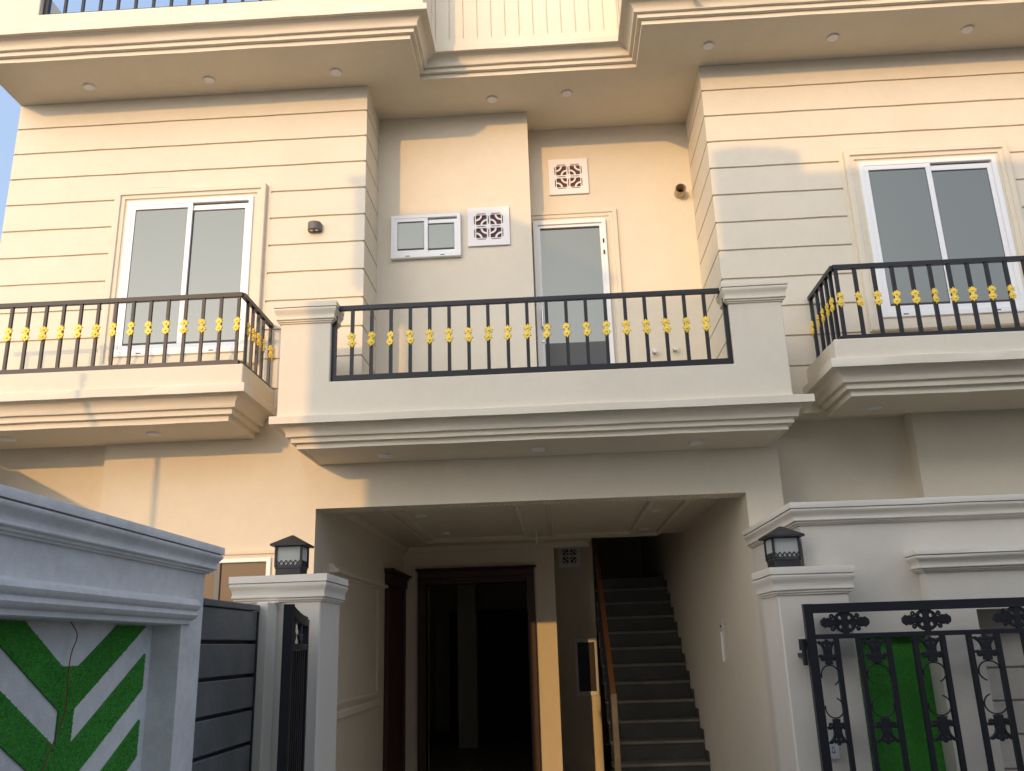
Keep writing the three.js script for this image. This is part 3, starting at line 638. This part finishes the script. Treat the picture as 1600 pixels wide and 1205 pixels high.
const scrollGeo = (flip, inv) => {
  const pts = []; for (let i = 0; i <= 26; i++) { const a = Math.PI * (1.08 - 1.46 * i / 26); pts.push(new THREE.Vector3(flip * 0.053 * Math.cos(a), inv * 0.052 * Math.sin(a), 0)); }
  return new THREE.TubeGeometry(new THREE.CatmullRomCurve3(pts), 40, 0.0042, 6);
};
const scrolls = { '1,1': scrollGeo(1, 1), '1,-1': scrollGeo(1, -1), '-1,1': scrollGeo(-1, 1), '-1,-1': scrollGeo(-1, -1) };
{
  const o = thing('gate_leaf', 'black wrought iron gate leaf with scrolls folded back before the turf niche', 'gate'); o.position.set(0, 0, 1.685);
  const XE = 3.72;
  part('stile', boxUV(bar([1.398, 0.06, 0], [1.398, 1.772, 0], 0.048, 0.04)), M.black, o);
  part('stile', boxUV(bar([XE, 0.06, 0], [XE, 1.772, 0], 0.048, 0.04)), M.black, o);
  part('rail', boxUV(bar([1.4225, 1.746, 0], [XE - 0.0245, 1.746, 0], 0.05, 0.038)), M.black, o);
  for (const y of [1.594, 0.32, 0.09]) part('rail', boxUV(bar([1.4225, y, 0.001], [XE - 0.0245, y, 0.001], 0.026, 0.03)), M.black, o);
  const xs = [1.535, 1.66]; for (let i = 0; i < 14; i++) xs.push(1.817 + i * 0.1475 + (i % 2 ? -0.004 : 0));
  for (const x of xs.filter(v => v < XE - 0.05)) part('bar', boxUV(bar([x, 0.1, 0], [x, 1.582, 0], 0.026)), M.black, o);
  const cols = [1.479, 1.738]; for (let i = 0; i < 6; i++) cols.push(2.04 + i * 0.2955);
  cols.filter(v => v < XE - 0.08).forEach((x, i) => {
    const f = i % 2 ? -1 : 1, w = i ? 1.12 : 0.92;
    const put = (g, y, r, n) => { const m = part(n, g, M.black, o); m.position.set(x, y, 0.004); m.scale.set(w, 1, 1); if (r) m.rotation.z = Math.PI; };
    put(crownGeo, 1.448, 0, 'crown_ornament'); put(crownGeo, 1.164, 1, 'crown_ornament');
    put(scrolls[f + ',1'], 1.39, 0, 'scroll'); put(scrolls[f + ',-1'], 1.222, 0, 'scroll');
    put(crownGeo, 0.73, 0, 'crown_ornament'); put(crownGeo, 0.47, 1, 'crown_ornament');
    put(scrolls[f + ',1'], 0.672, 0, 'scroll'); put(scrolls[f + ',-1'], 0.528, 0, 'scroll');
  });
  for (const x of [1.594, 2.04, 2.533, 3.0, 3.46]) { const m = part('medallion', medallionGeo, M.black, o); m.position.set(x, 1.668, 0.002); }
  part('hinge', merge([new THREE.CylinderGeometry(0.02, 0.02, 0.06, 12).translate(1.352, 1.555, -0.012), new THREE.CylinderGeometry(0.013, 0.013, 0.09, 10).translate(1.357, 1.49, -0.012), bar([1.35, 1.555, -0.012], [1.38, 1.555, -0.004], 0.02), bar([1.355, 1.5, -0.012], [1.352, 1.5, -0.1], 0.02)]), M.black, o);
}
{
  const o = thing('gate_leaf', 'black iron gate leaf swung out edge-on beside the slatted fence', 'gate');
  o.position.set(-1.45, 0, 1.68); const dx = -1.367 + 1.45, dz = 2.3 - 1.68; o.rotation.y = Math.atan2(-dz, dx); const L = Math.hypot(dx, dz);
  part('stile', boxUV(bar([L - 0.025, 0.06, 0], [L - 0.025, 1.835, 0], 0.05, 0.048)), M.black, o);
  part('stile', boxUV(bar([0.02, 0.06, 0], [0.02, 1.775, 0], 0.04, 0.04)), M.black, o);
  const c = []; for (let i = 0; i <= 8; i++) { const t = i / 8; c.push(new THREE.Vector2(0.04 + (L - 0.09) * t, 1.79 + 0.045 * t * t)); }
  const top = new THREE.Shape([...c, ...c.slice().reverse().map(p => new THREE.Vector2(p.x, p.y - 0.05))]);
  part('rail', boxUV(extr(top, 0.036, -0.018)), M.black, o);
  for (const y of [1.626, 0.12]) part('rail', boxUV(bar([0.04, y, 0], [L - 0.05, y, 0], 0.032, 0.034)), M.black, o);
  for (let i = 1; i < 8; i++) part('bar', boxUV(bar([0.02 + (L - 0.05) * i / 8, 0.136, 0], [0.02 + (L - 0.05) * i / 8, 1.609, 0], 0.024)), M.black, o);
  for (const t of [0.3, 0.68]) { const m = part('crown_ornament', crownGeo, M.black, o); m.position.set(L * t, 1.643, 0); m.scale.set(1, 1.05, 1); }
}
{
  const o = thing('door_bell', 'white door bell switch with a bell symbol on the gate pillar', 'switch'); o.position.set(1.47, 1.0, 1.585);
  part('plate', CB(-0.029, 0.029, -0.047, 0.047, 0, 0.012, 0.003), M.alu, o);
  const cv = document.createElement('canvas'); cv.width = 64; cv.height = 96; const x = cv.getContext('2d');
  x.fillStyle = '#e4e4e6'; x.fillRect(0, 0, 64, 96); x.strokeStyle = '#303238'; x.lineWidth = 3.5;
  x.beginPath(); x.moveTo(18, 62); x.lineTo(46, 62); x.quadraticCurveTo(40, 56, 40, 46); x.quadraticCurveTo(40, 32, 32, 32); x.quadraticCurveTo(24, 32, 24, 46); x.quadraticCurveTo(24, 56, 18, 62); x.stroke();
  x.beginPath(); x.moveTo(32, 32); x.lineTo(32, 26); x.stroke(); x.beginPath(); x.arc(32, 65, 5, 0, Math.PI); x.stroke();
  const t = new THREE.CanvasTexture(cv); t.colorSpace = THREE.SRGBColorSpace;
  part('button', new THREE.PlaneGeometry(0.048, 0.08).translate(0, 0, 0.0125), std(lin(1, 1, 1), { map: t, roughness: 0.4 }), o);
}

// ---------------------------------------------------------------- neighbour's white wall and slatted fence
const nw = thing('turf_wall', 'whitewashed wall with moulded coping and green turf chevrons in a deep niche', 'wall');
{
  const XF = -1.7, XB = -1.83, Z0 = 2.575, Z1 = 6.3, NZ0 = 2.81, NZ1 = 4.15, NT = 1.733;
  const toX = (g, x) => g.rotateY(-Math.PI / 2).translate(x, 0, 0);   // shape (z, y) extruded towards -x
  const sh = rectShape(Z0, Z1, 0, 2.0); sh.holes.push(rectPath(NZ0, NZ1, 0.15, NT));
  part('wall_body', boxUV(toX(extr(sh, 0.13, 0), XF)), M.white, nw);
  part('niche_back', B(-1.95, XB - 0.0005, 0, 1.999, Z0, Z1), M.white, nw);
  part('coping', merge([sweep([[Z0, -1.95], [Z0, XF], [Z1, XF]], false, capital(0.065, 0.13), (u, v, h) => [v, 1.975 + h, u]), B(-1.949, XF, 1.985, 2.104, Z0 + 0.001, Z1)].map(g => g)), M.white, nw);
  part('lintel_moulding', sweep([[2.73, XF + 0.001], [Z1 - 0.5, XF + 0.001]], false, [[-0.01, 0], [0.012, 0], [0.012, 0.018], [0.03, 0.024], [0.04, 0.04], [0.034, 0.058], [0.046, 0.066], [0.052, 0.082], [0.044, 0.1], [0.03, 0.112], [-0.01, 0.114]], (u, v, h) => [v, NT + 0.003 + h, u]), M.white, nw);
  // chevrons of artificial turf, symmetric about the stem
  const ZC = 3.475, HW = 0.05, half = 0.6, sl = 0.575, tk = 0.148;
  const tris = [], polys = [];
  const addPoly = pts => {
    const cl = []; for (let i = 0; i < pts.length; i++) {            // clip at the lintel
      const a = pts[i], b = pts[(i + 1) % pts.length], ia = a[1] <= NT - 0.004, ib = b[1] <= NT - 0.004;
      if (ia) cl.push(a); if (ia !== ib) { const t = (NT - 0.004 - a[1]) / (b[1] - a[1]); cl.push([a[0] + t * (b[0] - a[0]), NT - 0.004]); }
    }
    if (cl.length < 3) return; polys.push(cl);
    const v = cl.map(p => new THREE.Vector2(...p)); for (const f of THREE.ShapeUtils.triangulateShape(v, [])) tris.push(f.map(i => cl[i]));
  };
  addPoly([[ZC - HW, 0.3], [ZC + HW, 0.3], [ZC + HW, 1.575], [ZC - HW, 1.575]]);
  for (let k = 0; k < 5; k++) for (const s of [-1, 1]) {
    const yt = 1.885 - 0.272 * k, e = s * half, h = s * (HW + 0.0004);
    addPoly([[ZC + e, yt], [ZC + e, yt - tk], [ZC + h, yt - tk - sl * (half - HW)], [ZC + h, yt - sl * (half - HW)]]);
  }
  for (const p of polys) part('turf_chevron', boxUV(toX(extr(poly(p), 0.007, 0), XB + 0.007)), M.turf, nw);
  turfBlades(nw, tris.filter(t => t.some(p => p[1] > 0.8)), 27000, 0, (a, b) => [new THREE.Vector3(XB + 0.0065, b, a), Math.PI / 2], 17);
  // dangling wire
  const wpts = [[1.735, 3.60], [1.684, 3.55], [1.62, 3.56], [1.535, 3.57], [1.428, 3.575], [1.327, 3.61], [1.243, 3.66], [1.1, 3.7], [0.9, 3.68]].map(([y, z], i) => new THREE.Vector3(XB + 0.03 + 0.006 * Math.sin(i * 2), y, z - 0.04));
  part('dangling_wire', new THREE.TubeGeometry(new THREE.CatmullRomCurve3(wpts), 50, 0.0022, 6), M.wire, nw);
}
{
  const o = thing('slatted_fence', 'dark grey fence of wide horizontal slats behind the turf wall', 'fence');
  const x0 = -1.735, x1 = -1.705;
  for (let i = 0; i < 9; i++) { const t = 1.826 - i * 0.1755; part('slat', CB(x0, x1, t - 0.157, t, 1.775, 2.572, 0.004), M.slat, o); }
  part('top_rail', CB(-1.75, -1.69, 1.829, 1.862, 1.77, 2.572, 0.004), M.slatFrame, o);
  part('backing_sheet', B(-1.752, -1.742, 0, 1.828, 1.776, 2.572), M.gasket, o);
  part('end_frame', B(-1.76, -1.697, 0, 1.828, 1.762, 1.7745), M.gasket, o);
}
{
  const o = thing('fence_post', 'slim off-white masonry post between the slatted fence and the gate pillar', 'post');
  part('post', CB(-1.715, -1.648, 0, 1.88, 1.59, 1.758, 0.006), M.offwhite, o);
  part('rough_top', new THREE.IcosahedronGeometry(0.02, 1).scale(1.6, 0.5, 1.5).translate(-1.66, 1.88, 1.62), M.offwhite, o);
}
{
  const o = thing('side_wall', 'tall plastered party wall along the sunlit side of the forecourt', 'wall');
  part('wall', B(-4.98, -4.802, 0, 3.27, 0.002, 2.6), M.cream, o);
  part('coping', CB(-5.0, -4.78, 3.2702, 3.3, 0.76, 2.62), M.cream, o);
}

// ---------------------------------------------------------------- across the street: the house that shades the lower facade, and a pole
{
  const o = thing('opposite_house', 'flat roofed house standing across the street behind the camera', 'house');
  part('wall', B(-4.95, 9, 0, 6.55, 9, 16), M.across, o);
  part('parapet', merge([B(-4.95, -3.95, 6.5502, 6.72, 9, 9.2), B(-3.95, -2.1, 6.5502, 6.74, 9, 9.2), B(-1.4, 9, 6.5502, 7.28, 9, 9.2), B(8.8, 9, 6.5502, 7.28, 9.2, 16)]), M.across, o);
  part('stair_tower', merge([B(-5.1, -4.15, 6.42, 7.4, 9.002, 11.5), B(-5.14, -4.1, 7.4002, 7.48, 8.95, 11.6)]), M.across, o);
  part('water_tank', new THREE.CylinderGeometry(0.36, 0.36, 1.05, 24).translate(-1.76, 7.07, 9.5), M.tank, o);
  for (const x of [-3, 0, 3, 6]) for (const y of [1, 4]) { const w = part('window', B(x - 0.6, x + 0.6, y, y + 1.4, 8.97, 8.999), M.alu, o); part('pane', B(x - 0.53, x + 0.53, y + 0.07, y + 1.33, 8.96, 8.969), M.glass, w); }
  part('door', B(1.1, 2.0, 0, 2.1, 8.96, 8.999), M.wood, o);
}
{
  const o = thing('street_pole', 'slim steel service pole on the street beside the turf wall', 'pole'); o.position.set(-5.12, 0, 5);
  part('shaft', new THREE.CylinderGeometry(0.02, 0.026, 4.5, 14).translate(0, 2.25, 0), M.steel, o);
  part('cap', new THREE.SphereGeometry(0.034, 12, 8).translate(0, 4.5, 0), M.steel, o);
}

scene.traverse(o => { if (o.isMesh) { o.castShadow = true; o.receiveShadow = true; } });
renderer.render(scene, camera);
